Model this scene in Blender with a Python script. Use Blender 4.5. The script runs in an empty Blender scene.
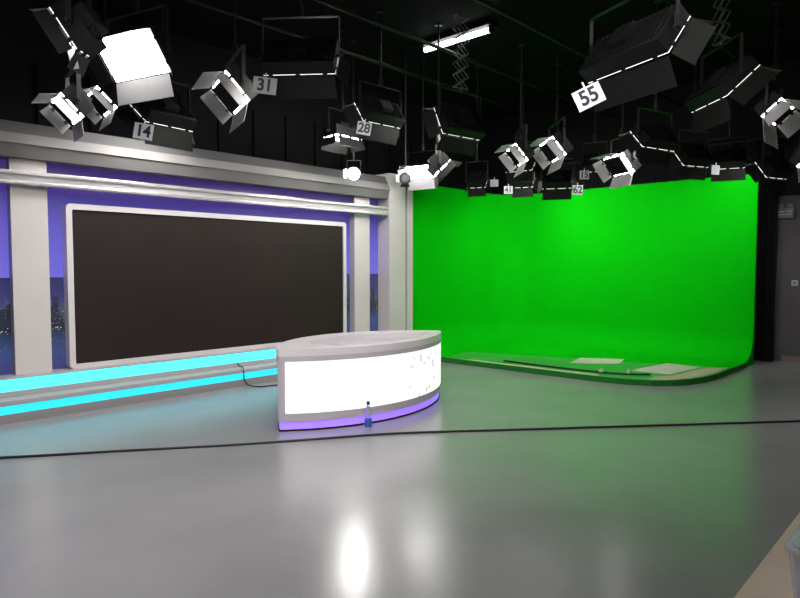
import bpy, bmesh, math, random
from mathutils import Vector, Matrix, Euler
random.seed(7)
D = bpy.data
SC = bpy.context.scene
COL = SC.collection
PI = math.pi
R_ = math.radians

# ------------------------------------------------------------------ materials
def mat(name, col, rough=.5, metal=0, emit=None, estr=0, spec=.5, alpha=1, trans=0):
    m = D.materials.new(name); m.use_nodes = True
    b = m.node_tree.nodes['Principled BSDF']
    b.inputs['Base Color'].default_value = (*col, 1)
    b.inputs['Roughness'].default_value = rough
    b.inputs['Metallic'].default_value = metal
    b.inputs['Specular IOR Level'].default_value = spec
    b.inputs['Transmission Weight'].default_value = trans
    b.inputs['Alpha'].default_value = alpha
    if emit:
        b.inputs['Emission Color'].default_value = (*emit, 1)
        b.inputs['Emission Strength'].default_value = estr
    return m

def nz(m, scale=4, lo=.9, hi=1.1, bump=0, rough=None, detail=4):
    """gentle procedural variation of colour / roughness / bump"""
    nt = m.node_tree; N = nt.nodes; L = nt.links; b = N['Principled BSDF']
    tc = N.new('ShaderNodeTexCoord')
    n = N.new('ShaderNodeTexNoise'); n.inputs['Scale'].default_value = scale; n.inputs['Detail'].default_value = detail
    L.new(tc.outputs['Object'], n.inputs['Vector'])
    mr = N.new('ShaderNodeMapRange'); mr.inputs['From Min'].default_value = .3; mr.inputs['From Max'].default_value = .7
    mr.inputs['To Min'].default_value = lo; mr.inputs['To Max'].default_value = hi
    L.new(n.outputs['Fac'], mr.inputs['Value'])
    c = b.inputs['Base Color'].default_value
    mx = N.new('ShaderNodeVectorMath'); mx.operation = 'SCALE'
    mx.inputs[0].default_value = c[:3]
    L.new(mr.outputs['Result'], mx.inputs['Scale']); L.new(mx.outputs['Vector'], b.inputs['Base Color'])
    if rough:
        r2 = N.new('ShaderNodeMapRange'); r2.inputs['From Min'].default_value = .3; r2.inputs['From Max'].default_value = .7
        r2.inputs['To Min'].default_value = rough[0]; r2.inputs['To Max'].default_value = rough[1]
        L.new(n.outputs['Fac'], r2.inputs['Value']); L.new(r2.outputs['Result'], b.inputs['Roughness'])
    if bump:
        bp = N.new('ShaderNodeBump'); bp.inputs['Strength'].default_value = bump; bp.inputs['Distance'].default_value = .01
        L.new(n.outputs['Fac'], bp.inputs['Height']); L.new(bp.outputs['Normal'], b.inputs['Normal'])
    return m

M = {}
M['floor'] = nz(mat('grey_epoxy_floor', (.265, .26, .27), .24, spec=.7), 1.3, .94, 1.06, rough=(.20, .27))
M['tan'] = nz(mat('tan_floor', (.74, .60, .50), .45), 3, .93, 1.07)
M['ceil'] = mat('black_ceiling', (.006, .006, .006), .95, spec=.1)
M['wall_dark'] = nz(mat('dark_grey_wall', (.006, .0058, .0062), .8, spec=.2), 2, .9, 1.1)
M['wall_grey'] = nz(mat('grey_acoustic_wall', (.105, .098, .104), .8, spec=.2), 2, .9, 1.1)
M['skirting'] = mat('skirting_tile', (.22, .16, .15), .5)
M['drape'] = mat('black_drape', (.008, .008, .009), .95, spec=.1)
M['green'] = nz(mat('chroma_green', (.0015, .50, .003), .8, spec=.04), .8, .97, 1.03)
M['green_edge'] = mat('chroma_green_edge', (.01, .16, .015), .6, spec=.3)
M['green_floor'] = nz(mat('worn_green_floor', (.065, .40, .075), .3, spec=.6), 1.5, .9, 1.1, detail=1)
M['board'] = nz(mat('pale_board', (.62, .60, .52), .55), 5, .93, 1.05)
M['paper'] = nz(mat('tan_sheet', (.52, .44, .33), .6), 5, .93, 1.05)
M['strip'] = mat('cream_tape', (.60, .62, .36), .6)
M['white'] = nz(mat('warm_white_panel', (.62, .58, .57), .42), 2, .97, 1.03)
M['silver'] = mat('silver_grey_panel', (.40, .38, .39), .38)
M['silver_dark'] = mat('mid_grey_panel', (.26, .24, .245), .42)
M['alu'] = mat('silver_rail', (.62, .60, .62), .25, metal=.55)
M['frame'] = mat('white_frame', (.68, .64, .66), .35)
M['head_lit'] = mat('header_grey_lit', (.235, .225, .222), .42)  # header greys differ per band: light on the upward slope painted in
M['head_shaded'] = mat('header_grey_shaded', (.15, .145, .143), .42)  # lower band faces down, its shade painted into the grey
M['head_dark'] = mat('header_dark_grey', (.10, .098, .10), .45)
M['groove'] = mat('dark_groove', (.05, .05, .05), .7)
M['screen'] = nz(mat('unlit_led_screen', (.017, .0105, .0095), .6, spec=.25), 1.2, .85, 1.15)
M['cyan'] = mat('cyan_light', (.1, .5, .55), .4, emit=(.07, .86, .95), estr=.95)
M['cyan_deep'] = mat('deep_cyan_light', (.05, .45, .55), .4, emit=(.0, .70, .93), estr=.9)
M['desk'] = mat('grey_lilac_laminate', (.50, .46, .50), .35)
M['desk_top'] = mat('pale_lilac_top', (.68, .645, .68), .28)
M['purple'] = mat('purple_light', (.3, .2, .6), .4, emit=(.30, .15, 1.0), estr=1.0)
M['black'] = nz(mat('satin_black_metal', (.004, .004, .0043), .55, spec=.22), 6, .9, 1.1)
M['door'] = nz(mat('barn_door_black', (.006, .006, .006), .6, spec=.2), 6, .9, 1.1)
M['door_lit'] = nz(mat('barn_door_painted_lit', (.42, .41, .42), .5, spec=.4), 6, .95, 1.05)  # black flaps beside lit panels, lamp light painted in as a pale tone
M['honeycomb'] = mat('honeycomb_black', (.0012, .0012, .0012), .8, spec=.02)
M['rim'] = mat('hinge_leak_glow', (.6, .6, .6), .5, emit=(1, .97, .93), estr=1.6)  # light leaking at the flap hinges, imitated by a glowing strip
M['rod'] = mat('dark_steel', (.007, .007, .007), .5, metal=.2)
M['wire'] = mat('bright_wire', (.10, .10, .10), .4, metal=.5)
M['lamp'] = mat('led_panel_glow', (.9, .9, .9), .5, emit=(1, .97, .93), estr=36)
M['spot'] = mat('spot_lens_glow', (.9, .9, .9), .5, emit=(1, .98, .95), estr=330)
M['tube'] = mat('fluorescent_glow', (.9, .9, .9), .5, emit=(.95, 1, .97), estr=9)
M['tag'] = mat('tag_plate', (.82, .82, .90), .55)
M['tag_grey'] = mat('tag_plate_grey', (.33, .33, .35), .6)
M['ink'] = mat('tag_ink', (.012, .012, .03), .6)
M['cable'] = mat('black_cable', (.010, .010, .010), .5)
M['bottle'] = mat('clear_plastic', (.80, .88, .97), .08, trans=.9)
M['label_blue'] = mat('blue_label', (.03, .12, .42), .4)
M['cap'] = mat('dark_cap', (.02, .03, .08), .4)
M['plate_grey'] = mat('grey_plastic', (.16, .155, .165), .5)
M['socket'] = mat('pale_socket', (.45, .45, .48), .5)
M['tub'] = mat('lilac_plastic', (.72, .70, .80), .22, trans=.2)
M['tub_lid'] = mat('pale_teal_plastic', (.52, .70, .66), .3, trans=.15)

# frosted, backlit desk front with small grey specks on its right part
def desk_panel_mat():
    m = D.materials.new('backlit_white_panel'); m.use_nodes = True
    nt = m.node_tree; N = nt.nodes; L = nt.links; b = N['Principled BSDF']
    b.inputs['Base Color'].default_value = (.15, .15, .15, 1); b.inputs['Roughness'].default_value = .3
    tc = N.new('ShaderNodeTexCoord')
    v = N.new('ShaderNodeTexVoronoi'); v.inputs['Scale'].default_value = 11
    L.new(tc.outputs['Object'], v.inputs['Vector'])
    lt = N.new('ShaderNodeMath'); lt.operation = 'LESS_THAN'; lt.inputs[1].default_value = .24
    L.new(v.outputs['Distance'], lt.inputs[0])
    sx = N.new('ShaderNodeSeparateXYZ'); L.new(tc.outputs['Object'], sx.inputs[0])
    gx = N.new('ShaderNodeMapRange'); gx.inputs['From Min'].default_value = -.1; gx.inputs['From Max'].default_value = .5
    gx.inputs['To Min'].default_value = 0; gx.inputs['To Max'].default_value = .9
    L.new(sx.outputs['X'], gx.inputs['Value'])
    mu = N.new('ShaderNodeMath'); mu.operation = 'MULTIPLY'; L.new(lt.outputs[0], mu.inputs[0]); L.new(gx.outputs['Result'], mu.inputs[1])
    mx = N.new('ShaderNodeMix'); mx.data_type = 'RGBA'
    mx.inputs['A'].default_value = (1, .985, 1, 1); mx.inputs['B'].default_value = (.40, .39, .42, 1)
    L.new(mu.outputs[0], mx.inputs['Factor'])
    L.new(mx.outputs['Result'], b.inputs['Emission Color'])
    b.inputs['Emission Strength'].default_value = 1.0
    return m
M['desk_panel'] = desk_panel_mat()

# backlit night-skyline print: violet LED uplight painted in above, city over water below
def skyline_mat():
    m = D.materials.new('skyline_print_painted_uplight'); m.use_nodes = True
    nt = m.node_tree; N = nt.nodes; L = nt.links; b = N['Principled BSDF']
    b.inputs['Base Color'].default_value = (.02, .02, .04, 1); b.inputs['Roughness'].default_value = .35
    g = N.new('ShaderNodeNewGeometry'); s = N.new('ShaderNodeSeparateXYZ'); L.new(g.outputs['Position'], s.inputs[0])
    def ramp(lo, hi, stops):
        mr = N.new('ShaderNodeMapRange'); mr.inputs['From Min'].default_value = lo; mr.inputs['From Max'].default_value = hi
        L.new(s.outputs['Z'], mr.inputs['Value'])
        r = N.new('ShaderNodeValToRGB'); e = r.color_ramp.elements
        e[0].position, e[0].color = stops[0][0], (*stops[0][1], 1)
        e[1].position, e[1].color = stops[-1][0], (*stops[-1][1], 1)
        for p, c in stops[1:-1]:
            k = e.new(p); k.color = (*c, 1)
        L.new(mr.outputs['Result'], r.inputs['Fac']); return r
    up = ramp(1.39, 2.60, [(0, (.155, .135, .66)), (.45, (.11, .085, .50)), (.68, (.05, .035, .26)), (.76, (.055, .028, .20)), (1, (.035, .018, .12))])  # fade of the violet uplight, painted into the emission
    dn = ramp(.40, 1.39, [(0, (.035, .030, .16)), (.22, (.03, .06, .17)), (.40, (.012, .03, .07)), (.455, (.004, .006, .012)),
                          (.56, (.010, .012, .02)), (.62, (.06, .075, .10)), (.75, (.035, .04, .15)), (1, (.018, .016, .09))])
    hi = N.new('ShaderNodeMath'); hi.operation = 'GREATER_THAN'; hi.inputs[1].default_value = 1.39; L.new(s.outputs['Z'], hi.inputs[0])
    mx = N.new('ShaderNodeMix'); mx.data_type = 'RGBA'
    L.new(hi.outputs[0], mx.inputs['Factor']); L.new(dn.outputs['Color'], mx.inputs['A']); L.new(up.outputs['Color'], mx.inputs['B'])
    # towers: columns of random height
    mp = N.new('ShaderNodeMath'); mp.operation = 'MULTIPLY'; mp.inputs[1].default_value = 16; L.new(s.outputs['X'], mp.inputs[0])
    fl = N.new('ShaderNodeMath'); fl.operation = 'FLOOR'; L.new(mp.outputs[0], fl.inputs[0])
    wn = N.new('ShaderNodeTexWhiteNoise'); wn.noise_dimensions = '1D'; L.new(fl.outputs[0], wn.inputs['W'])
    ht = N.new('ShaderNodeMapRange'); ht.inputs['To Min'].default_value = .93; ht.inputs['To Max'].default_value = 1.22; L.new(wn.outputs['Value'], ht.inputs['Value'])
    be = N.new('ShaderNodeMath'); be.operation = 'LESS_THAN'; L.new(s.outputs['Z'], be.inputs[0]); L.new(ht.outputs['Result'], be.inputs[1])
    ab = N.new('ShaderNodeMath'); ab.operation = 'GREATER_THAN'; ab.inputs[1].default_value = .86; L.new(s.outputs['Z'], ab.inputs[0])
    tw = N.new('ShaderNodeMath'); tw.operation = 'MULTIPLY'; L.new(be.outputs[0], tw.inputs[0]); L.new(ab.outputs[0], tw.inputs[1])
    m2 = N.new('ShaderNodeMix'); m2.data_type = 'RGBA'; L.new(tw.outputs[0], m2.inputs['Factor'])
    L.new(mx.outputs['Result'], m2.inputs['A']); m2.inputs['B'].default_value = (.012, .013, .022, 1)
    # lit windows and quay lamps, with streaks on the water
    vo = N.new('ShaderNodeTexVoronoi'); vo.inputs['Scale'].default_value = 30
    sc = N.new('ShaderNodeVectorMath'); sc.operation = 'MULTIPLY'; sc.inputs[1].default_value = (1, 0, 1.3); L.new(g.outputs['Position'], sc.inputs[0]); L.new(sc.outputs[0], vo.inputs['Vector'])
    l1 = N.new('ShaderNodeMath'); l1.operation = 'LESS_THAN'; l1.inputs[1].default_value = .2; L.new(vo.outputs['Distance'], l1.inputs[0])
    zr = ramp(.40, 1.39, [(0, (.0, .0, .0)), (.12, (.05, .06, .09)), (.40, (.16, .17, .22)), (.455, (.9, .8, .6)), (.50, (.35, .33, .28)), (.70, (.12, .14, .2)), (.86, (.0, .0, .0))])
    ad = N.new('ShaderNodeMix'); ad.data_type = 'RGBA'; ad.blend_type = 'ADD'; L.new(l1.outputs[0], ad.inputs['Factor'])
    L.new(m2.outputs['Result'], ad.inputs['A']); L.new(zr.outputs['Color'], ad.inputs['B'])
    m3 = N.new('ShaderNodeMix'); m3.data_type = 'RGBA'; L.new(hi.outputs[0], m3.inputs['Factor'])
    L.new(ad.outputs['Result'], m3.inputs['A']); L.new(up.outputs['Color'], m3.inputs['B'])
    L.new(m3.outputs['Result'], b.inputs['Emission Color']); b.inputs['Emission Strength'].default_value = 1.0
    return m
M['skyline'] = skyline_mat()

# ------------------------------------------------------------------ helpers
def tag(o, label=None, cat=None, group=None, kind=None):
    if label: o['label'] = label
    if cat: o['category'] = cat
    if group: o['group'] = group
    if kind: o['kind'] = kind
    return o

def empty(name, loc=(0, 0, 0), rz=0):
    o = D.objects.new(name, None); COL.objects.link(o)
    o.location = loc; o.rotation_euler = (0, 0, rz); o.empty_display_size = .1
    return o

class MB:
    def __init__(s): s.bm = bmesh.new()
    def box(s, x0, x1, y0, y1, z0, z1, mtx=None):
        v = [Vector(p) for p in ((x0,y0,z0),(x1,y0,z0),(x1,y1,z0),(x0,y1,z0),(x0,y0,z1),(x1,y0,z1),(x1,y1,z1),(x0,y1,z1))]
        if mtx: v = [mtx @ p for p in v]
        v = [s.bm.verts.new(p) for p in v]
        for f in ((3,2,1,0),(4,5,6,7),(0,1,5,4),(1,2,6,5),(2,3,7,6),(3,0,4,7)):
            s.bm.faces.new([v[i] for i in f])
        return s
    def prism(s, pts, z0, z1, top=None):
        """pts: CCW outline in XY"""
        a = [s.bm.verts.new((x, y, z0)) for x, y in pts]
        b = [s.bm.verts.new((x, y, z1)) for x, y in (top or pts)]
        n = len(pts)
        s.bm.faces.new(a[::-1]); s.bm.faces.new(b)
        for i in range(n):
            j = (i + 1) % n
            s.bm.faces.new((a[i], a[j], b[j], b[i]))
        return s
    def quadslab(s, c, th):
        """c: 4 corner points (CCW seen from the +normal side), th: thickness"""
        c = [Vector(p) for p in c]
        n = (c[1]-c[0]).cross(c[3]-c[0]).normalized()
        a = [s.bm.verts.new(p) for p in c]; b = [s.bm.verts.new(p + n*th) for p in c]
        s.bm.faces.new(a[::-1]); s.bm.faces.new(b)
        for i in range(4):
            j = (i+1) % 4; s.bm.faces.new((a[i], a[j], b[j], b[i]))
        return s
    def tube(s, pts, r, seg=8, cap=True):
        pts = [Vector(p) for p in pts]; rings = []
        up = Vector((0, 0, 1))
        for i, p in enumerate(pts):
            t = (pts[min(i+1, len(pts)-1)] - pts[max(i-1, 0)]).normalized()
            u = t.cross(up)
            if u.length < 1e-3: u = t.cross(Vector((1, 0, 0)))
            u.normalize(); w = u.cross(t)
            rr = r[i] if isinstance(r, (list, tuple)) else r
            rings.append([s.bm.verts.new(p + (u*math.cos(2*PI*k/seg) + w*math.sin(2*PI*k/seg))*rr) for k in range(seg)])
        for a, b in zip(rings, rings[1:]):
            for k in range(seg):
                s.bm.faces.new((a[k], a[(k+1) % seg], b[(k+1) % seg], b[k]))
        if cap:
            s.bm.faces.new(rings[0][::-1]); s.bm.faces.new(rings[-1])
        return s
    def lathe(s, prof, seg=24, mtx=None):
        """prof: list of (r, z)"""
        mtx = mtx or Matrix.Identity(4); rings = []
        for r, z in prof:
            if r < 1e-5: rings.append([s.bm.verts.new(mtx @ Vector((0, 0, z)))])
            else: rings.append([s.bm.verts.new(mtx @ Vector((r*math.cos(2*PI*k/seg), r*math.sin(2*PI*k/seg), z))) for k in range(seg)])
        for a, b in zip(rings, rings[1:]):
            for k in range(seg):
                j = (k+1) % seg
                if len(a) == 1 and len(b) == 1: continue
                if len(a) == 1: s.bm.faces.new((a[0], b[k], b[j]))
                elif len(b) == 1: s.bm.faces.new((a[k], a[j], b[0]))
                else: s.bm.faces.new((a[k], a[j], b[j], b[k]))
        return s
    def build(s, name, m, parent=None, loc=(0, 0, 0), rot=(0, 0, 0), smooth=False, bevel=0):
        bmesh.ops.recalc_face_normals(s.bm, faces=s.bm.faces[:])
        me = D.meshes.new(name); s.bm.to_mesh(me); s.bm.free()
        me.materials.append(m)
        if smooth:
            for p in me.polygons: p.use_smooth = True
        o = D.objects.new(name, me); COL.objects.link(o)
        o.location = loc; o.rotation_euler = rot
        if parent: o.parent = parent
        if bevel:
            md = o.modifiers.new('bevel', 'BEVEL'); md.width = bevel; md.segments = 2; md.limit_method = 'ANGLE'
        return o

def spline(pts, n=12):
    """Catmull-Rom through pts"""
    pts = [Vector(p) for p in pts]; out = []
    P = [2*pts[0]-pts[1]] + pts + [2*pts[-1]-pts[-2]]
    for i in range(1, len(P)-2):
        for k in range(n):
            t = k/n; a, b, c, d = P[i-1:i+3]
            out.append(.5*((2*b)+(c-a)*t+(2*a-5*b+4*c-d)*t*t+(3*b-a-3*c+d)*t**3))
    out.append(pts[-1]); return out

# ------------------------------------------------------------------ the room
XW, YB, ZC = 11.4, 8.3, 4.7
def struct(name, mb, m, **k):
    return tag(mb.build(name, m, **k), kind='structure')
struct('floor', MB().box(-3, XW, .79, YB, -.1, 0), M['floor'])
struct('floor_front', MB().box(-3, XW, -3, .79, -.1, 0), M['tan'])
struct('ceiling', MB().box(-3, XW, -3, YB, ZC, ZC+.1), M['ceil'])
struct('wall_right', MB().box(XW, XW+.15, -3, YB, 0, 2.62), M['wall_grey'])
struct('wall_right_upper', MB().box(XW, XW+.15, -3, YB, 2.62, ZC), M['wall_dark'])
struct('wall_left', MB().box(-3.15, -3, -3, YB, 0, ZC), M['wall_dark'])
struct('wall_front', MB().box(-3, XW, -3.15, -3, 0, ZC), M['wall_dark'])
wb = MB().box(-3, XW, YB, YB+.15, 0, ZC)
for i in range(24):                                   # upright acoustic panels on the back wall
    x = -2.9 + i*.6
    if x < XW-.6: wb.box(x+.02, x+.56, YB-.05, YB, .1, 3.9)
struct('wall_back', wb, M['wall_dark'])
struct('baseboard_right', MB().box(XW-.015, XW, -3, 2.36, 0, .09), M['skirting'])

# ------------------------------------------------------------------ stepped stage edge with cyan light bands
XL = .5
st = empty('stage_step', (XL, 6.8, 0))
tag(st, 'silver stepped stage ledge with two glowing cyan bands below the big dark screen', 'stage')
def sp(name, m, x0, x1, y0, y1, z0, z1): return MB().box(x0-XL, x1-XL, y0-6.8, y1-6.8, z0, z1).build(name, m, st, bevel=.003)
XR = 7.2
sp('toe_board', M['silver_dark'], XL, XR, 6.8, 7.45, 0, .085)
sp('light_band', M['cyan_deep'], XL, XR, 6.806, 7.45, .085, .168)['label'] = 'deep cyan glowing band'
sp('tread', M['silver'], XL, XR, 6.795, 7.45, .168, .213)
sp('riser', M['silver'], XL, XR, 7.0, 7.45, .213, .268)
sp('light_band', M['cyan'], XL, XR, 7.004, 7.45, .268, .392)['label'] = 'pale cyan glowing band'
sp('ledge', M['silver'], XL, XR, 6.996, 7.45, .392, .402)

# ------------------------------------------------------------------ set wall: pillars, backdrops, rail, header
ZL = .402
def pillar(x0, x1, y0, y1, z0, z1, label, groove=None):
    r = empty('set_pillar', ((x0+x1)/2, (y0+y1)/2, z0)); tag(r, label, 'pillar')
    cx, cy = (x0+x1)/2, (y0+y1)/2
    if groove:
        MB().box(x0-cx, groove-.02-cx, y0-cy, y1-cy, 0, z1-z0).build('face_panel', M['white'], r, bevel=.004)
        MB().box(groove+.02-cx, x1-cx, y0-cy, y1-cy, 0, z1-z0).build('face_panel', M['white'], r, bevel=.004)
        MB().box(groove-.02-cx, groove+.02-cx, y0+.03-cy, y1-cy, 0, z1-z0).build('groove', M['groove'], r)
    else:
        MB().box(x0-cx, x1-cx, y0-cy, y0+.02-cy, 0, z1-z0).build('face_panel', M['white'], r, bevel=.003)
        MB().box(x0+.004-cx, x1-.004-cx, y0+.02-cy, y1-cy, 0, z1-z0).build('side_panel', M['silver'], r)
    return r
pillar(1.912, 2.253, 7.15, 7.275, ZL, 2.59, 'broad off-white pillar left of the big dark screen')
pillar(6.58, 6.90, 7.15, 7.275, ZL, 2.59, 'slim off-white pillar right of the big dark screen')
pillar(7.22, 7.78, 7.02, 7.45, 0, 3.0, 'tall off-white end pillar with dark groove beside the green screen', groove=7.62)
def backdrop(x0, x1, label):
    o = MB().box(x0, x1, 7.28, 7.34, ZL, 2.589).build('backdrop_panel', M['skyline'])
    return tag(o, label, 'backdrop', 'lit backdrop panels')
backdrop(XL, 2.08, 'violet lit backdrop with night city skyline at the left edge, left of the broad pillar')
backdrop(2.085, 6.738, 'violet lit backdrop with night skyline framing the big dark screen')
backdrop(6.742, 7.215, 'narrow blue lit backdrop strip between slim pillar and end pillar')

rl = empty('wall_rail', (XL, 7.08, 2.39)); tag(rl, 'long silver rail running across the pillars above the big screen', 'rail')
MB().box(0, XR-XL, -.05, .05, .025, .07).build('upper_bar', M['alu'], rl, bevel=.012)
MB().box(0, XR-XL, -.028, .045, -.03, .025).build('web', M['silver'], rl)
MB().box(0, XR-XL, -.05, .05, -.07, -.03).build('lower_bar', M['alu'], rl, bevel=.012)
for x in (2.08, 6.74):
    MB().box(x-XL-.05, x-XL+.05, .04, .068, -.05, .05).build('bracket', M['silver_dark'], rl)

hd = empty('header_fascia', (XL, 7.02, 2.59)); tag(hd, 'grey stepped header fascia along the top of the set wall', 'fascia')
def prof(name, m, pts):                                # profile (y,z) swept along X
    b = MB(); n = len(pts); L_ = XR+.02-XL
    a = [b.bm.verts.new((0, y, z)) for y, z in pts]; c = [b.bm.verts.new((L_, y, z)) for y, z in pts]
    b.bm.faces.new(a); b.bm.faces.new(c[::-1])
    for i in range(n): b.bm.faces.new((a[i], a[(i+1) % n], c[(i+1) % n], c[i]))
    return b.build(name, m, hd)
prof('lower_band', M['head_shaded'], [(.04, 0), (.40, 0), (.40, .13), (.0, .13)])
prof('middle_band', M['head_lit'], [(-.02, .13), (.40, .13), (.40, .235), (.03, .235)])
prof('upper_band', M['head_dark'], [(.03, .235), (.40, .235), (.40, .36), (.10, .36)])

# LED screen
sc_ = empty('led_screen', (4.42, 7.15, ZL)); tag(sc_, 'huge switched-off dark video wall in a rounded white frame', 'screen')
W, Hh, t = 3.98, 1.775, .06
def rrect(x0, x1, z0, z1, r, n=5):
    out = []
    for cx, cz, a0 in ((x1-r, z1-r, 0), (x0+r, z1-r, 90), (x0+r, z0+r, 180), (x1-r, z0+r, 270)):
        for k in range(n+1):
            a = R_(a0 + 90*k/n); out.append((cx+r*math.cos(a), cz+r*math.sin(a)))
    return out
fb = MB(); o_ = rrect(-W/2, W/2, 0, Hh, .05); i_ = rrect(-W/2+t, W/2-t, t*.8, Hh-t, .02)
rows = []
for pts, y in ((o_, .125), (o_, 0.004), (i_, 0), (i_, .03)):
    rows.append([fb.bm.verts.new((x, y, z)) for x, z in pts])
for a, b in zip(rows, rows[1:]):
    n = len(a)
    for k in range(n): fb.bm.faces.new((a[k], a[(k+1) % n], b[(k+1) % n], b[k]))
fb.build('frame', M['frame'], sc_)
MB().box(-W/2+t-.01, W/2-t+.01, .02, .11, t*.8-.01, Hh-t+.01).build('display', M['screen'], sc_)

# ------------------------------------------------------------------ green screen cove
gs = empty('green_screen', (7.8, 2.6, 0)); tag(gs, 'bright green chroma key cove with curved corner, sweeping down to a low platform', 'green screen')
G0 = Vector((7.8, 2.6, 0))
ZP, ZT, RC = .07, 2.92, .42
def plan(off, n=14):
    """plan outline of the wall, offset inward by off; right end -> corner -> left end"""
    pts = [(10.7-off, 2.6 + (6.5-2.6)*k/10) for k in range(10)]
    r = .62-off
    for k in range(n+1):
        a = R_(90*k/n); pts.append((10.08+r*math.cos(a), 6.48+r*math.sin(a)))
    y = 7.10-off
    pts += [(10.08-(10.08-7.78)*k/8, y) for k in range(1, 9)]
    return pts
profl = [(-.05, ZT), (0, ZT)] + [(0, ZT-(ZT-ZP-RC)*k/6) for k in range(1, 7)]
for k in range(1, 11):
    a = R_(90*k/10); profl.append((RC*(1-math.cos(a)), ZP+RC*(1-math.sin(a))))
b = MB(); rows = [[b.bm.verts.new((x-G0.x, y-G0.y, z)) for x, y in plan(off)] for off, z in profl]
rows.insert(0, [b.bm.verts.new((x-G0.x, y-G0.y, 0)) for x, y in plan(-.05)])   # back skin to the floor
for a, c in zip(rows, rows[1:]):
    for k in range(len(a)-1): b.bm.faces.new((a[k], a[k+1], c[k+1], c[k]))
# close the right-hand end so the wall shows its thickness
end = [r[0] for r in rows]
e2 = b.bm.verts.new((10.7-RC-G0.x, 0, 0)); b.bm.faces.new(end + [e2])
b.build('curved_wall', M['green'], gs, smooth=True).modifiers.new('es', 'EDGE_SPLIT').split_angle = R_(40)
# platform
inner = plan(RC)
lip = [(7.78, 7.0), (7.66, 6.6), (7.62, 6.2), (7.64, 5.4), (7.66, 4.5), (7.68, 3.75), (7.74, 3.35), (7.88, 3.05), (8.06, 2.85), (8.3, 2.72), (8.6, 2.64), (8.95, 2.60), (9.5, 2.60)]
poly = [(x-G0.x, y-G0.y) for x, y in inner + lip]
pf = MB().prism(poly, 0.002, ZP)
pf.build('platform_floor', M['green'], gs)
wf = [(8.42, 6.35), (8.75, 5.3), (9.02, 4.4), (9.25, 3.6), (9.5, 3.0), (9.55, 2.625)]
wl = [(x+.02, y+.015) for x, y in lip[2:-1]]
MB().prism([(x-G0.x, y-G0.y) for x, y in wl + wf[::-1]], ZP, ZP+.0008).build('worn_front', M['green_floor'], gs)['label'] = 'paler worn front of the green platform'
ed = MB()
rim = lip + [(10.28, 2.595)]
for (x0, y0), (x1, y1) in zip(rim, rim[1:]):
    d = Vector((x1-x0, y1-y0, 0)).normalized(); nrm = Vector((d.y, -d.x, 0))
    if nrm.dot(Vector((x0-9.5, y0-5, 0))) < 0: nrm = -nrm
    p0, p1 = Vector((x0, y0, 0))-G0, Vector((x1, y1, 0))-G0
    v = [ed.bm.verts.new(p) for p in (p0+nrm*.002, p1+nrm*.002, p1+nrm*.016, p0+nrm*.016)]
    w = [ed.bm.verts.new(q.co+Vector((0, 0, ZP+.004))) for q in v]
    ed.bm.faces.new(v); ed.bm.faces.new(w)
    for i in range(4): ed.bm.faces.new((v[i], v[(i+1) % 4], w[(i+1) % 4], w[i]))
ed.build('platform_edge', M['green_edge'], gs)['label'] = 'dark green platform edge'

def slab(name, m, pts, label, cat, z=ZP, th=.006, group=None):
    o = MB().prism(pts, z+.001, z+th).build(name, m)
    return tag(o, label, cat, group)
slab('board', M['board'], [(8.48, 4.5), (8.90, 3.93), (9.38, 4.06), (9.04, 4.62)], 'pale flat board lying towards the back of the green platform', 'board', group='boards on the green platform')
slab('board', M['board'], [(8.47, 3.55), (8.42, 3.03), (9.36, 2.93), (9.42, 3.43)], 'larger pale flat board lying near the right end of the green platform', 'board', group='boards on the green platform')
slab('floor_sheet', M['paper'], [(7.86, 3.12), (8.06, 2.89), (8.3, 2.76), (8.6, 2.68), (8.95, 2.63), (9.6, 2.66), (9.3, 2.88), (8.36, 2.98), (8.25, 3.08)], 'tan sheet covering the rounded front corner of the green platform', 'sheet')
slab('floor_strip', M['strip'], [(7.66, 5.78), (7.71, 3.70), (7.78, 3.70), (7.73, 5.78)], 'long cream strip lying along the front lip of the green platform', 'strip')
tag(MB().tube(spline([(7.93, 5.3, ZP+.014), (7.9, 4.6, ZP+.014), (7.93, 3.9, ZP+.014), (8.02, 3.5, ZP+.014), (8.22, 3.2, ZP+.014)]), .013, 8).build('thin_cable', M['cable'], smooth=True),
    'thin dark cable lying on the green platform beside the cream strip', 'cable')
for (x, y), l in (((7.90, 3.73), 'small white clip on the green platform by the end of the cream strip'), ((8.06, 3.42), 'small white clip on the green platform beside the larger pale board')):
    tag(MB().box(-.035, .035, -.02, .02, 0, .03).box(-.012, .012, -.012, .012, .03, .05).build('cable_clip', M['board'], loc=(x, y, ZP+.028), bevel=.004), l, 'clip', 'white clips on the platform')

# black drape on the right wall beside the green screen
cb = MB(); n = 160; fr = []; bk = []
for k in range(n+1):
    y = 2.44+(7.0-2.44)*k/n; x = 11.16+.035*math.sin(y*34)+.015*math.sin(y*13)
    fr.append((x, y)); bk.append((x+.02, y))
cb.prism(fr + bk[::-1], .01, 3.5)
tag(cb.build('black_curtain', M['drape'], smooth=False), 'black floor-length curtain hanging behind the right end of the green screen', 'curtain')
tag(MB().tube([(11.17, 2.3, 3.52), (11.17, 7.2, 3.52)], .02, 10).box(11.15, XW, 2.36, 2.40, 3.5, 3.54).box(11.15, XW, 7.1, 7.14, 3.5, 3.54).build('curtain_rail', M['rod']), 'dark rail carrying the black curtain on the right wall', 'rail')

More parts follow.
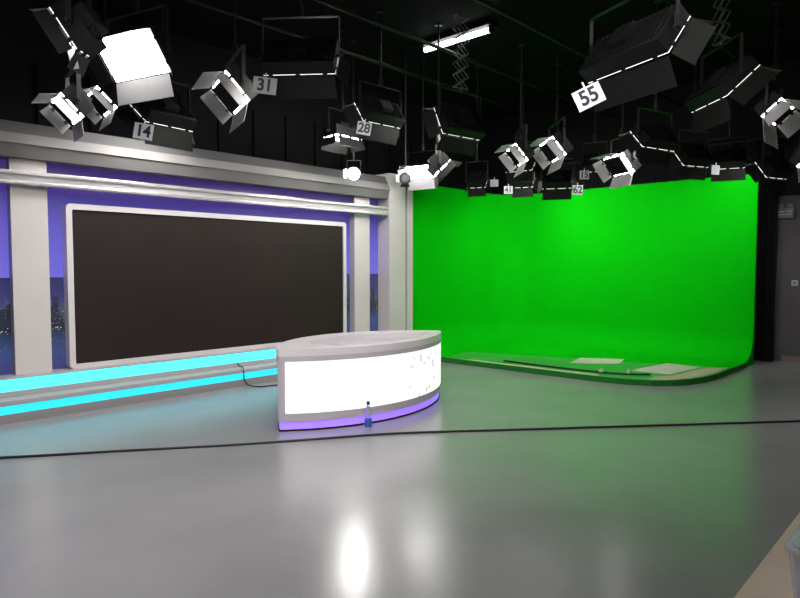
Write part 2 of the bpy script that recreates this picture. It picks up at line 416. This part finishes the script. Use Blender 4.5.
# wall fittings on the right wall
el = empty('emergency_light', (XW+.004, 2.36, 2.27)); tag(el, 'grey twin-head emergency light box high on the right wall', 'emergency light')
MB().box(-.06, 0, -.12, .12, 0, .15).build('case', M['plate_grey'], el, bevel=.008)
for y in (-.065, .065):
    MB().lathe([(0, 0), (.035, 0), (.04, .05), (0, .055)], 14, Matrix.Translation((-.02, y, .185)) @ Matrix.Rotation(-PI/2, 4, 'Y')).box(-.04, -.02, y-.01, y+.01, .14, .17).build('lamp_head', M['plate_grey'], el, smooth=False)
for y0, y1, z0, z1 in ((-.09, -.02, .09, .11), (.01, .09, .09, .11), (-.09, .09, .05, .06)):
    MB().box(-.063, -.0605, y0, y1, z0, z1).build('status_strip', M['socket'], el)
so = empty('wall_socket', (XW, 2.21, 1.25)); tag(so, 'small pale square wall socket on the right wall', 'socket')
MB().box(-.012, 0, -.045, .045, -.045, .045).build('plate', M['socket'], so, bevel=.004)
MB().box(-.016, -.0125, -.018, .018, -.018, .018).build('switch_rocker', M['plate_grey'], so, bevel=.002)

# ------------------------------------------------------------------ news desk
DC = Vector((4.49, 4.66, 0))
dk = empty('news_desk', DC); dk.scale = (1.008, 1.0, 1.0); tag(dk, 'curved lens-shaped news desk with glowing white front and purple base light', 'desk')
def arc_f(o, n=40, x0=-1.14, x1=1.14):              # front edge (towards camera), inset o
    R = 1.70-o; cy = 1.26
    return [(x, cy-math.sqrt(R*R-x*x)) for x in [x0+(x1-x0)*k/n for k in range(n+1)]]
def lens(o, ob=None, x0=-1.14, x1=1.14):
    ob = o if ob is None else ob
    R1, c1, R2, c2 = 1.70-o, 1.26, 1.315-ob, -.655
    # half-width where the two arcs meet
    lo, hi = 0, 1.3
    for _ in range(50):
        m = (lo+hi)/2
        f1 = c1-math.sqrt(max(R1*R1-m*m, 0)); f2 = c2+math.sqrt(max(R2*R2-m*m, 0)) if m < R2 else -9
        if f1 < f2: lo = m
        else: hi = m
    h = lo; a0, a1 = max(-h, x0), min(h, x1); n = 44
    xs = [a0+(a1-a0)*k/n for k in range(n+1)]
    pts = [(x, c1-math.sqrt(R1*R1-x*x)) for x in xs] + [(x, c2+math.sqrt(R2*R2-x*x)) for x in xs[::-1]]
    out = []
    for p in pts:
        if not out or (Vector(p)-Vector(out[-1])).length > 1e-3: out.append(p)
    if (Vector(out[0])-Vector(out[-1])).length < 1e-3: out.pop()
    return out
MB().prism(lens(.004), 0, .016).build('foot', M['black'], dk)
MB().prism(lens(.012), .016, .088).build('base_light', M['purple'], dk)['label'] = 'glowing purple base band'
MB().prism(lens(.0), .088, .645).build('body', M['desk'], dk)
def arcslab(x0, x1, z0, z1, o0, o1):
    b = MB(); f = arc_f(o0, 40, x0, x1); g = arc_f(o1, 40, x0, x1)
    b.prism(f + g[::-1], z0, z1); return b
arcslab(-1.095, 1.13, .163, .640, -.008, .004).build('light_panel', M['desk_panel'], dk)['label'] = 'backlit white front panel with faint specks'
# rim ring with a sunken worktop
ring = MB(); ou = lens(-.012); inn = lens(.12, .24, x0=-.62)
MB().prism(lens(-.012), .645, .690).build('worktop', M['desk'], dk)
def bridge(b, A, za, B, zb):
    va = [b.bm.verts.new((x, y, za)) for x, y in A]; vb = [b.bm.verts.new((x, y, zb)) for x, y in B]
    return va, vb
va = [ring.bm.verts.new((x, y, .755)) for x, y in ou]; vb = [ring.bm.verts.new((x, y, .755)) for x, y in inn]
ea = [ring.bm.edges.new((va[i], va[(i+1) % len(va)])) for i in range(len(va))]
eb = [ring.bm.edges.new((vb[i], vb[(i+1) % len(vb)])) for i in range(len(vb))]
bmesh.ops.triangle_fill(ring.bm, edges=ea+eb, use_beauty=True)
for lo_, hi_, pts in ((.690, va, ou), (.690, vb, inn)):
    vl = [ring.bm.verts.new((x, y, lo_)) for x, y in pts]; n = len(vl)
    for i in range(n): ring.bm.faces.new((vl[i], vl[(i+1) % n], hi_[(i+1) % n], hi_[i]))
ring.build('top_rim', M['desk_top'], dk)
b = MB(); f = arc_f(.112, 40, -.60, .95); g = arc_f(.128, 40, -.60, .95)  # thin white strip painting the highlight along the recess edge
b.prism(f+g[::-1], .755, .760).build('edge_highlight', M['frame'], dk)['label'] = 'white strip standing for the edge highlight'

# ------------------------------------------------------------------ cables, bottle, tub
tag(MB().tube(spline([(.2, 6.45, .010), (1.37, 5.58, .010), (2.09, 5.08, .010), (2.79, 4.58, .010), (3.4, 4.2, .010), (4.04, 3.80, .010), (4.75, 3.2, .010), (5.47, 2.59, .010), (6.2, 1.97, .010), (7.02, 1.28, .010), (7.6, .9, .010)]), .010, 8).build('floor_cable', M['cable'], smooth=True),
    'long black cable stretched across the glossy floor in front of the desk', 'cable')
tag(MB().tube(spline([(4.385, 6.985, .27), (4.395, 6.975, .235), (4.37, 6.85, .228), (4.34, 6.782, .18), (4.345, 6.782, .091), (4.385, 6.76, .02), (4.40, 6.64, .009), (4.47, 6.55, .009), (4.62, 6.52, .009), (4.72, 6.35, .009), (4.56, 5.6, .009), (4.5, 5.37, .009)], 8), .008, 8).build('thin_cable', M['cable'], smooth=True),
    'thin black cable curling from the cyan step down to the back of the desk', 'cable')

bt = empty('water_bottle', (4.0, 4.17, 0)); tag(bt, 'small clear water bottle with blue label standing before the desk', 'bottle')
MB().lathe([(0, 0), (.028, 0), (.033, .008), (.033, .11), (.033, .135), (.03, .16), (.016, .195), (.0125, .205), (.0125, .22), (.0, .22)], 20).build('body', M['bottle'], bt, smooth=True)
MB().lathe([(.0335, .012), (.0345, .014), (.0345, .085), (.0335, .087)], 20).build('label_band', M['label_blue'], bt, smooth=True)
MB().lathe([(0, .222), (.0155, .222), (.0155, .245), (.013, .248), (0, .248)], 16).build('cap', M['cap'], bt, smooth=False)

# ------------------------------------------------------------------ studio lights
FONT = D.curves
def text_mesh(txt, size):
    cu = D.curves.new('numeral', 'FONT'); cu.body = txt; cu.size = size; cu.align_x = 'CENTER'; cu.align_y = 'CENTER'
    cu.extrude = .0008; cu.offset = size*.03
    o = D.objects.new('numeral', cu); COL.objects.link(o)
    bpy.context.view_layer.update()
    me = D.meshes.new_from_object(o.evaluated_get(bpy.context.evaluated_depsgraph_get()))
    D.objects.remove(o); return me

def lamp_mat(pw):                                     # lamps are dimmed individually
    k = 'lamp_%03d' % round(pw*100)
    if k not in M: M[k] = mat('led_panel_glow_%d' % round(pw*100), (.9, .9, .9), .5, emit=(1, .97, .93), estr=36*pw)
    return M[k]
GROUP = 'studio lights hung from the black ceiling'
def number_tag(root, piv, c, az, roll, w, h, txt, m='tag', z_up=0):
    """plate centred at world point c, facing world azimuth az, rolled in its own plane"""
    rot = Matrix.Rotation(R_(az)+PI/2, 4, 'Z') @ Matrix.Rotation(R_(z_up), 4, 'X') @ Matrix.Rotation(R_(roll), 4, 'Y')
    e = rot.to_euler()
    b = MB().box(-w/2, w/2, 0, .004, -h/2, h/2)
    b.box(-.006, .006, .0005, .0035, h/2, h/2+.04)
    p = b.build('number_tag', M[m], root, Vector(c)-piv, e)
    if txt:
        p['label'] = 'white number plate reading %s' % txt
        me = text_mesh(txt, h*1.02); me.materials.append(M['ink'])
        q = D.objects.new('numeral', me); COL.objects.link(q); q.parent = p
        q.location = (0, -.0015, 0); q.rotation_euler = (PI/2, 0, 0); q.scale = (.95, 1, 1)
    return p

def panel_light(label, ctr, az, tilt, W=.66, H=.36, doors=(35, 35, 35, 35), dl=.2, louver=False, pale=False, lit=True, hang='rod', tagp=None, depth=.13, pw=1):
    """ctr: world centre of the panel's face; az/tilt: where it is aimed (tilt below horizontal)"""
    azr, t = R_(az), R_(tilt)
    n = Vector((math.cos(azr)*math.cos(t), math.sin(azr)*math.cos(t), -math.sin(t)))
    off = depth*.5
    piv = Vector(ctr) - n*off
    root = empty('studio_light', piv); tag(root, label, 'studio light', GROUP)
    rot = Euler((-t, 0, azr-PI/2), 'XYZ')
    y0 = off                                            # face plane
    # housing with cooling ribs on the back and hinge blocks on the rim
    b = MB().box(-W/2, W/2, y0-depth, y0, -H/2, H/2)
    k = -W/2+.05
    while k < W/2-.03:
        b.box(k, k+.008, y0-depth-.025, y0-depth, -H/2+.03, H/2-.03); k += .04
    b.box(-.09, .09, y0-depth-.07, y0-depth, -H*.25, H*.25)
    lv = .032 if louver else 0
    for s in (-1, 1):
        for x in (-W*.40, -W*.02, W*.36):
            b.box(x-.022, x+.022, y0-.01, y0+.026+lv, s*(H/2+.0)-.003, s*(H/2)+.008*s+.003)
        for z in (-H*.28, H*.28):
            b.box(s*(W/2)-.004, s*(W/2)+.008*s+.004, y0-.01, y0+.026+lv, z-.016, z+.016)
    b.build('housing', M['black'], root, rot=rot, bevel=.004)
    MB().box(-W/2+.004, W/2-.004, y0, y0+.006, -H/2+.004, H/2-.004).build('led_panel', lamp_mat(pw), root, rot=rot)
    MB().box(-W/2, W/2, y0, y0+.0055, -H/2, -H/2+.0039).box(-W/2, W/2, y0, y0+.0055, H/2-.0039, H/2).box(-W/2, -W/2+.0039, y0, y0+.0055, -H/2+.004, H/2-.004).box(W/2-.0039, W/2, y0, y0+.0055, -H/2+.004, H/2-.004).build('leak_strip', M['rim'], root, rot=rot)  # glowing strip standing for light that leaks round the panel
    if louver:
        g = MB(); nx, nzz = 22, 12
        bd = .026
        for i in range(nx+1):
            x = -W/2+bd+(W-2*bd)*i/nx; g.box(x-.001, x+.001, y0+.008, y0+.008+lv, -H/2+bd, H/2-bd)
        for i in range(nzz+1):
            z = -H/2+bd+(H-2*bd)*i/nzz; g.box(-W/2+bd, W/2-bd, y0+.008, y0+.008+lv, z-.001, z+.001)
        g.build('honeycomb_grid', M['honeycomb'], root, rot=rot)
    yh = y0+.022+lv*.4
    def door(s, axis, ang, L, pl):
        a = R_(ang); fl = L*.30
        d = Vector((0, math.cos(a), 0)) + (Vector((0, 0, s)) if axis == 'z' else Vector((s, 0, 0)))*math.sin(a)
        if axis == 'z':
            p0, p1 = Vector((-W/2+.01, yh, s*(H/2+.006))), Vector((W/2-.01, yh, s*(H/2+.006))); e = Vector((1, 0, 0))
        else:
            p0, p1 = Vector((s*(W/2+.006), yh, -H/2+.01)), Vector((s*(W/2+.006), yh, H/2-.01)); e = Vector((0, 0, 1))
        c = [p0, p1, p1+d*L+e*fl*.3, p0+d*L-e*fl*.3]
        MB().quadslab(c, .003).build('barn_door', M['door_lit' if pl else 'door'], root, rot=rot)
    for (s, ax), ang, L in zip(((-1, 'z'), (1, 'z'), (-1, 'x'), (1, 'x')), doors, (dl, dl, dl*.8, dl*.8)):
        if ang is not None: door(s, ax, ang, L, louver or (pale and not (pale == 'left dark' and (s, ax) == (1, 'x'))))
    # yoke (stays upright) and hanger
    yz = (0, 0, azr-PI/2); yk = MB(); w2 = W/2+.028; top = max(H/2, .12)+.17
    for s in (-1, 1):
        yk.box(s*w2-.004, s*w2+.004, -.018, .018, -.03, top)
        yk.tube([(s*(W/2-.005), 0, 0), (s*(w2+.03), 0, 0)], .016, 10)
    yk.box(-w2, w2, -.018, .018, top, top+.008)
    yk.build('yoke', M['rod'], root, rot=yz)
    zr = ZC - piv.z
    if hang == 'rod':
        MB().tube([(0, 0, top), (0, 0, zr-.01)], .013, 8).lathe([(0, zr-.012), (.05, zr-.012), (.05, zr), (0, zr)], 12).lathe([(0, top+.01), (.028, top+.01), (.028, top+.12), (0, top+.12)], 10).build('hanger_rod', M['rod'], root)
    else:                                               # scissor pantograph
        s_ = MB(); z0, z1 = top+.05, zr-.06; n_ = 6; h = (z1-z0)/n_
        rz = Matrix.Rotation(azr-PI/2, 3, 'Z')
        for yy in (-.03, .03):
            for i in range(n_):
                a0, a1 = z0+h*i, z0+h*(i+1)
                s_.tube([rz @ Vector((-.11, yy, a0)), rz @ Vector((.11, yy, a1))], .007, 6)
                s_.tube([rz @ Vector((.11, yy, a0)), rz @ Vector((-.11, yy, a1))], .007, 6)
        for q in (z0, z1):
            for sx in (-1, 1):
                s_.tube([rz @ Vector((.11*sx, -.03, q)), rz @ Vector((.11*sx, .03, q))], .008, 6)
            s_.tube([rz @ Vector((-.11, 0, q)), rz @ Vector((.11, 0, q))], .010, 6)
        s_.tube([(0, 0, z1), (0, 0, zr)], .016, 8).tube([(0, 0, top), (0, 0, z0)], .014, 8)
        s_.build('scissor_hanger', M['wire'], root)
    if tagp:
        number_tag(root, piv, **tagp)
    return root

def fresnel(label, ctr, az, tilt, r=.1, L=.24, lit=True):
    azr, t = R_(az), R_(tilt)
    n = Vector((math.cos(azr)*math.cos(t), math.sin(azr)*math.cos(t), -math.sin(t)))
    piv = Vector(ctr)-n*L*.5
    root = empty('spotlight', piv); tag(root, label, 'spotlight', 'round spotlights on the set wall')
    rot = Euler((-t, 0, azr-PI/2), 'XYZ')
    RX = Matrix.Rotation(-PI/2, 4, 'X')                 # lathe axis -> +Y
    MB().lathe([(0, -L/2), (r*.75, -L/2), (r*.95, -L*.35), (r*1.02, L*.40), (r*1.12, L*.5), (r*1.12, L*.53), (r*.97, L*.53), (r*.97, L*.44)], 28, RX).build('housing', M['black'], root, rot=rot, smooth=True)
    MB().lathe([(0, L*.47), (r*.5, L*.463), (r*.97, L*.44), (r*.97, L*.42), (0, L*.42)], 28, RX).build('lens', M['spot'] if lit else M['plate_grey'], root, rot=rot, smooth=True)
    b = MB(); s = -1
    MB().quadslab([Vector((r*1.15, L*.53, -r*.8)), Vector((r*1.15, L*.53, r*.8)), Vector((r*1.7, L*.53+.1, r*.6)), Vector((r*1.7, L*.53+.1, -r*.6))], .003).build('barn_door', M['tag'], root, rot=rot)
    if not lit: MB().quadslab([Vector((-r*.8, L*.53, -r*1.15)), Vector((r*.8, L*.53, -r*1.15)), Vector((r*.9, L*.53+.09, -r*1.6)), Vector((-r*.9, L*.53+.09, -r*1.6))], .003).build('barn_door', M['door'], root, rot=rot)
    yk = MB(); w2 = r*1.15; top = r+.1
    for sx in (-1, 1): yk.box(sx*w2-.003, sx*w2+.003, -.014, .014, -.02, top)
    yk.box(-w2, w2, -.014, .014, top, top+.006)
    yk.build('yoke', M['rod'], root, rot=(0, 0, azr-PI/2))
    zr = ZC-piv.z
    MB().tube([(0, 0, top), (0, 0, zr)], .012, 8).lathe([(0, zr-.012), (.05, zr-.012), (.05, zr), (0, zr)], 12).build('hanger_rod', M['rod'], root)
    return root

P = panel_light
CAMAZ = 43.25
def T(c, txt, w=.22, h=.16, roll=0, az=CAMAZ+180, m='tag', z_up=0): return dict(c=c, az=az, roll=roll, w=w, h=h, txt=txt, m=m, z_up=z_up)

# --- in view, left
P('big blazing softbox panel with open flaps, upper left', (2.52, 5.67, 3.39), -164, 37, .71, .38, (62, 12, 47, 80), .2, pale='left dark')
P('dark panel light at far upper left with a tilted grey tag', (1.64, 4.63, 3.10), 131, 33, .20, .33, (30, 30, 30, 4), .12, tagp=T((1.63, 4.59, 2.92), None, .05, .15, -12, m='tag_grey'))
P('small glowing panel light, leftmost of the pair above the header', (2.12, 6.12, 2.93), 172, 45, .40, .26, (50, 35, 30, 30), .14, louver=True)
P('small glowing panel light with open flaps, right one of the pair above the header', (2.60, 6.58, 3.17), 172, 45, .46, .26, (25, 20, 40, 40), .14, louver=True)
P('dark panel light seen from behind with number 14', (3.19, 6.49, 3.09), 99, 52, .57, .35, (35, 35, 35, 35), tagp=T((2.82, 6.14, 2.84), '14', .19, .155, 10))
P('panel light with pale flaps spread open beside tag 31', (3.67, 5.91, 3.34), 161, 42, .66, .36, (35, 30, 35, 40), louver=True)
P('dark panel light carrying number 31 above the dark screen', (3.79, 4.85, 3.45), 39, 40, .68, .38, (35, 35, 35, 35), tagp=T((3.41, 4.92, 3.17), '31', .22, .15, 7, m='tag_grey'))
P('dark panel light seen from behind with number 28', (5.67, 5.72, 3.42), 87, 34, .63, .30, (35, 35, 35, 35), tagp=T((5.20, 5.48, 3.15), '28', .17, .15, 10, m='tag_grey'))
P('low panel light pointing down over the header, left of the round spotlight', (5.77, 6.50, 3.26), -85, 86, .50, .25, (20, 20, 20, 20), .15)
# --- middle
P('unnumbered dark panel light on a scissor hanger near the top centre', (6.38, 5.0, 3.32), 83, 25, .66, .38, (35, 35, 35, 35), hang='scissor')
P('bright white panel light with open flaps above the end pillar', (7.3, 6.42, 2.96), 190, 28, .50, .2, (60, 20, 35, 35), .16, pale=True)
P('small dark panel light just right of the bright lamp over the end pillar', (6.53, 5.38, 2.82), -44, 47, .38, .26, (35, 35, 35, 35), .14)
P('small panel light with a grey tag low over the green corner', (8.3, 6.08, 2.86), 20, 40, .30, .22, (40, 40, 40, 40), .12, tagp=T((8.25, 5.72, 2.82), None, .13, .11, 0, m='tag_grey'), pw=0.25)
P('panel light just above and behind the one carrying number 41', (8.86, 5.62, 3.16), 8, 40, .46, .28, (35, 35, 35, 35), .15)
P('panel light carrying number 41 low over the green screen', (9.50, 5.98, 2.98), 20, 40, .36, .26, (35, 35, 35, 35), .15, tagp=T((9.22, 6.10, 2.83), '41', .15, .13, 0, m='tag_grey'))
P('tilted panel light with lit rim, left of the pair at top centre', (7.86, 5.05, 3.13), 136, 39, .55, .30, (30, 30, 30, 30), .16, louver=True)
P('tilted panel light with lit rim, right of the pair at top centre', (8.08, 4.60, 3.18), 136, 39, .65, .32, (30, 30, 30, 30), .18, louver=True)
P('dark panel light carrying number 62 against the green screen', (9.05, 5.07, 2.85), 27, 40, .45, .28, (35, 35, 35, 35), .16, tagp=T((9.07, 4.72, 2.70), '62', .16, .15, 0, m='tag_grey'))
P('small dark panel light with number 15 over the green screen', (9.1, 4.45, 3.05), 12, 40, .30, .26, (35, 35, 35, 35), .14, tagp=T((8.85, 4.50, 2.89), '15', .14, .13, 0, m='tag_grey'))
P('open panel light with pale flaps in front of the green screen top', (8.1, 3.63, 2.86), 150, 38, .44, .30, (35, 35, 35, 35), .16, louver=True)
# --- right
P('large dark panel light carrying number 55', (4.77, 2.02, 3.14), -22, 36, .81, .35, (35, 35, 35, 35), .22, tagp=T((4.24, 2.13, 2.72), '55', .21, .145, -26), pw=0.3)
P('large dark panel light on a scissor hanger, upper right', (7.15, 2.08, 3.35), -44, 47, .68, .45, (35, 35, 35, 35), .22, hang='scissor', pw=0.3)
P('panel light with pale flaps spread open at the right edge', (8.78, 1.94, 3.39), -90, 49, .65, .28, (35, 30, 40, 40), .28, louver=True, pw=0.6)
P('panel light cut off by the right edge, lower than its lit neighbour', (9.45, 1.70, 2.88), -95, 45, .4, .3, (40, 30, 40, 40), .18, louver=True, pw=0.6)
P('dark panel light just right of the open lit lamp over the green screen', (7.75, 3.06, 3.04), 75, 40, .58, .28, (35, 35, 35, 35), .16)
P('dark panel light between the bright-edged lamp and the blank white tag', (9.06, 3.04, 2.99), 65, 39, .45, .31, (35, 35, 35, 35), .16)
P('dark panel light with a blank white tag over the right end of the green screen', (10.1, 2.85, 3.04), 18, 40, .45, .26, (35, 35, 35, 35), .16, tagp=T((9.62, 2.88, 2.88), None, .11, .13, 4), pw=0.35)
P('dark panel light over the right end of the green screen, rightmost over the green', (9.86, 2.24, 2.83), 70, 36, .44, .28, (35, 35, 35, 35), .16, pw=0.6)
fresnel('round white spotlight shining straight out in front of the header', (6.06, 6.6, 2.82), -133, 8, .085, .2)
fresnel('small black spotlight left of the bright lamp over the end pillar', (6.69, 6.19, 2.78), -140, 10, .075, .2, lit=False)

# --- above the frame, unseen: lamps added to brighten the set and floor
P('added fill panel light above the frame aimed at the middle of the floor', (2.5, 2.85, 3.75), 115, 56, .66, .36, (20, -8, 40, 40), .30, pw=2.2)
P('added fill panel light above the frame aimed at the left of the set wall', (.6, 3.4, 3.45), 72, 38, .66, .36, (40, -12, 40, 40), .30, pw=1.05)
P('added fill panel light above the frame aimed at the floor right of the desk', (3.3, 1.6, 3.85), 46, 40, .66, .36, (0, -12, 20, 30), .30, pw=2.4)
P('added fill panel light above the frame aimed at the desk', (1.6, 1.8, 3.5), 50, 38, .66, .36, (5, -12, 40, 5), .30, pw=1.9)
P('added fill panel light above the frame aimed at the green screen', (4.9, .6, 3.85), 30, 20, .66, .36, (4, -4, 40, 40), .30)

P('added fill panel light above the frame aimed at the left floor', (.6, 1.6, 3.6), 56, 55, .66, .36, (15, 0, 40, 20), .30, pw=2.6)

# ceiling strip light and lighting pipes
sl = empty('strip_light', (6.86, 5.4, ZC)); tag(sl, 'bright fluorescent strip light on the black ceiling', 'strip light')
MB().box(-.09, .09, -.62, .62, -.07, 0).build('housing', M['black'], sl, bevel=.004)
MB().tube([(0, -.57, -.11), (0, .57, -.11)], .035, 14).build('light_tube', M['tube'], sl, smooth=True)
for y in (-.58, .58): MB().box(-.04, .04, y-.02, y+.02, -.15, -.065).build('end_cap', M['black'], sl)
for i, y in enumerate((2.55, 4.0, 5.22, 6.2)):
    lab = ('front', 'second from the front', 'third from the front', 'rearmost')[i]
    tag(MB().tube([(-3, y, 4.3), (XW, y, 4.3)], .024, 10).build('lighting_pipe', M['rod'], smooth=True), 'black lighting pipe across the ceiling, %s' % lab, 'pipe', 'lighting pipes under the ceiling')

# pale plastic tub at the right edge
tb = empty('plastic_tub', (3.322, .448, 0)); tag(tb, 'pale translucent plastic tub with teal lid on the tan floor', 'tub')
def rr(w, d, r, n=5): return rrect(-w/2, w/2, -d/2, d/2, r, n)
MB().prism(rr(.37, .27, .06), 0, .255, rr(.42, .32, .07)).build('bin', M['tub'], tb)
MB().prism(rr(.445, .345, .08), .245, .272).build('rim', M['tub'], tb, bevel=.008)
MB().prism(rr(.39, .29, .06), .272, .284).prism(rr(.33, .23, .05), .284, .292).build('lid', M['tub_lid'], tb, bevel=.004)
MB().box(-.235, -.218, -.05, .05, .19, .265).build('latch', M['tub'], tb, bevel=.004)

# ------------------------------------------------------------------ world, camera, view
w = D.worlds.new('studio_dark'); SC.world = w; w.use_nodes = True
w.node_tree.nodes['Background'].inputs['Color'].default_value = (.5, .5, .55, 1)
w.node_tree.nodes['Background'].inputs['Strength'].default_value = .0
cam = D.cameras.new('camera'); co = D.objects.new('camera', cam); COL.objects.link(co)
cam.sensor_fit = 'HORIZONTAL'; cam.sensor_width = 36; cam.lens = 36*625/800; cam.clip_start = .05
co.location = (0, 0, 1.5)
co.rotation_euler = (PI/2-math.atan(32/625), 0, R_(43.25-90))
SC.camera = co
v = SC.view_settings
v.view_transform = 'Standard'; v.look = 'None'; v.gamma = 1; v.exposure = 0; v.use_curve_mapping = False
SC.cycles.max_bounces = 8; SC.cycles.sample_clamp_indirect = 6
SC.cycles.use_denoising = True
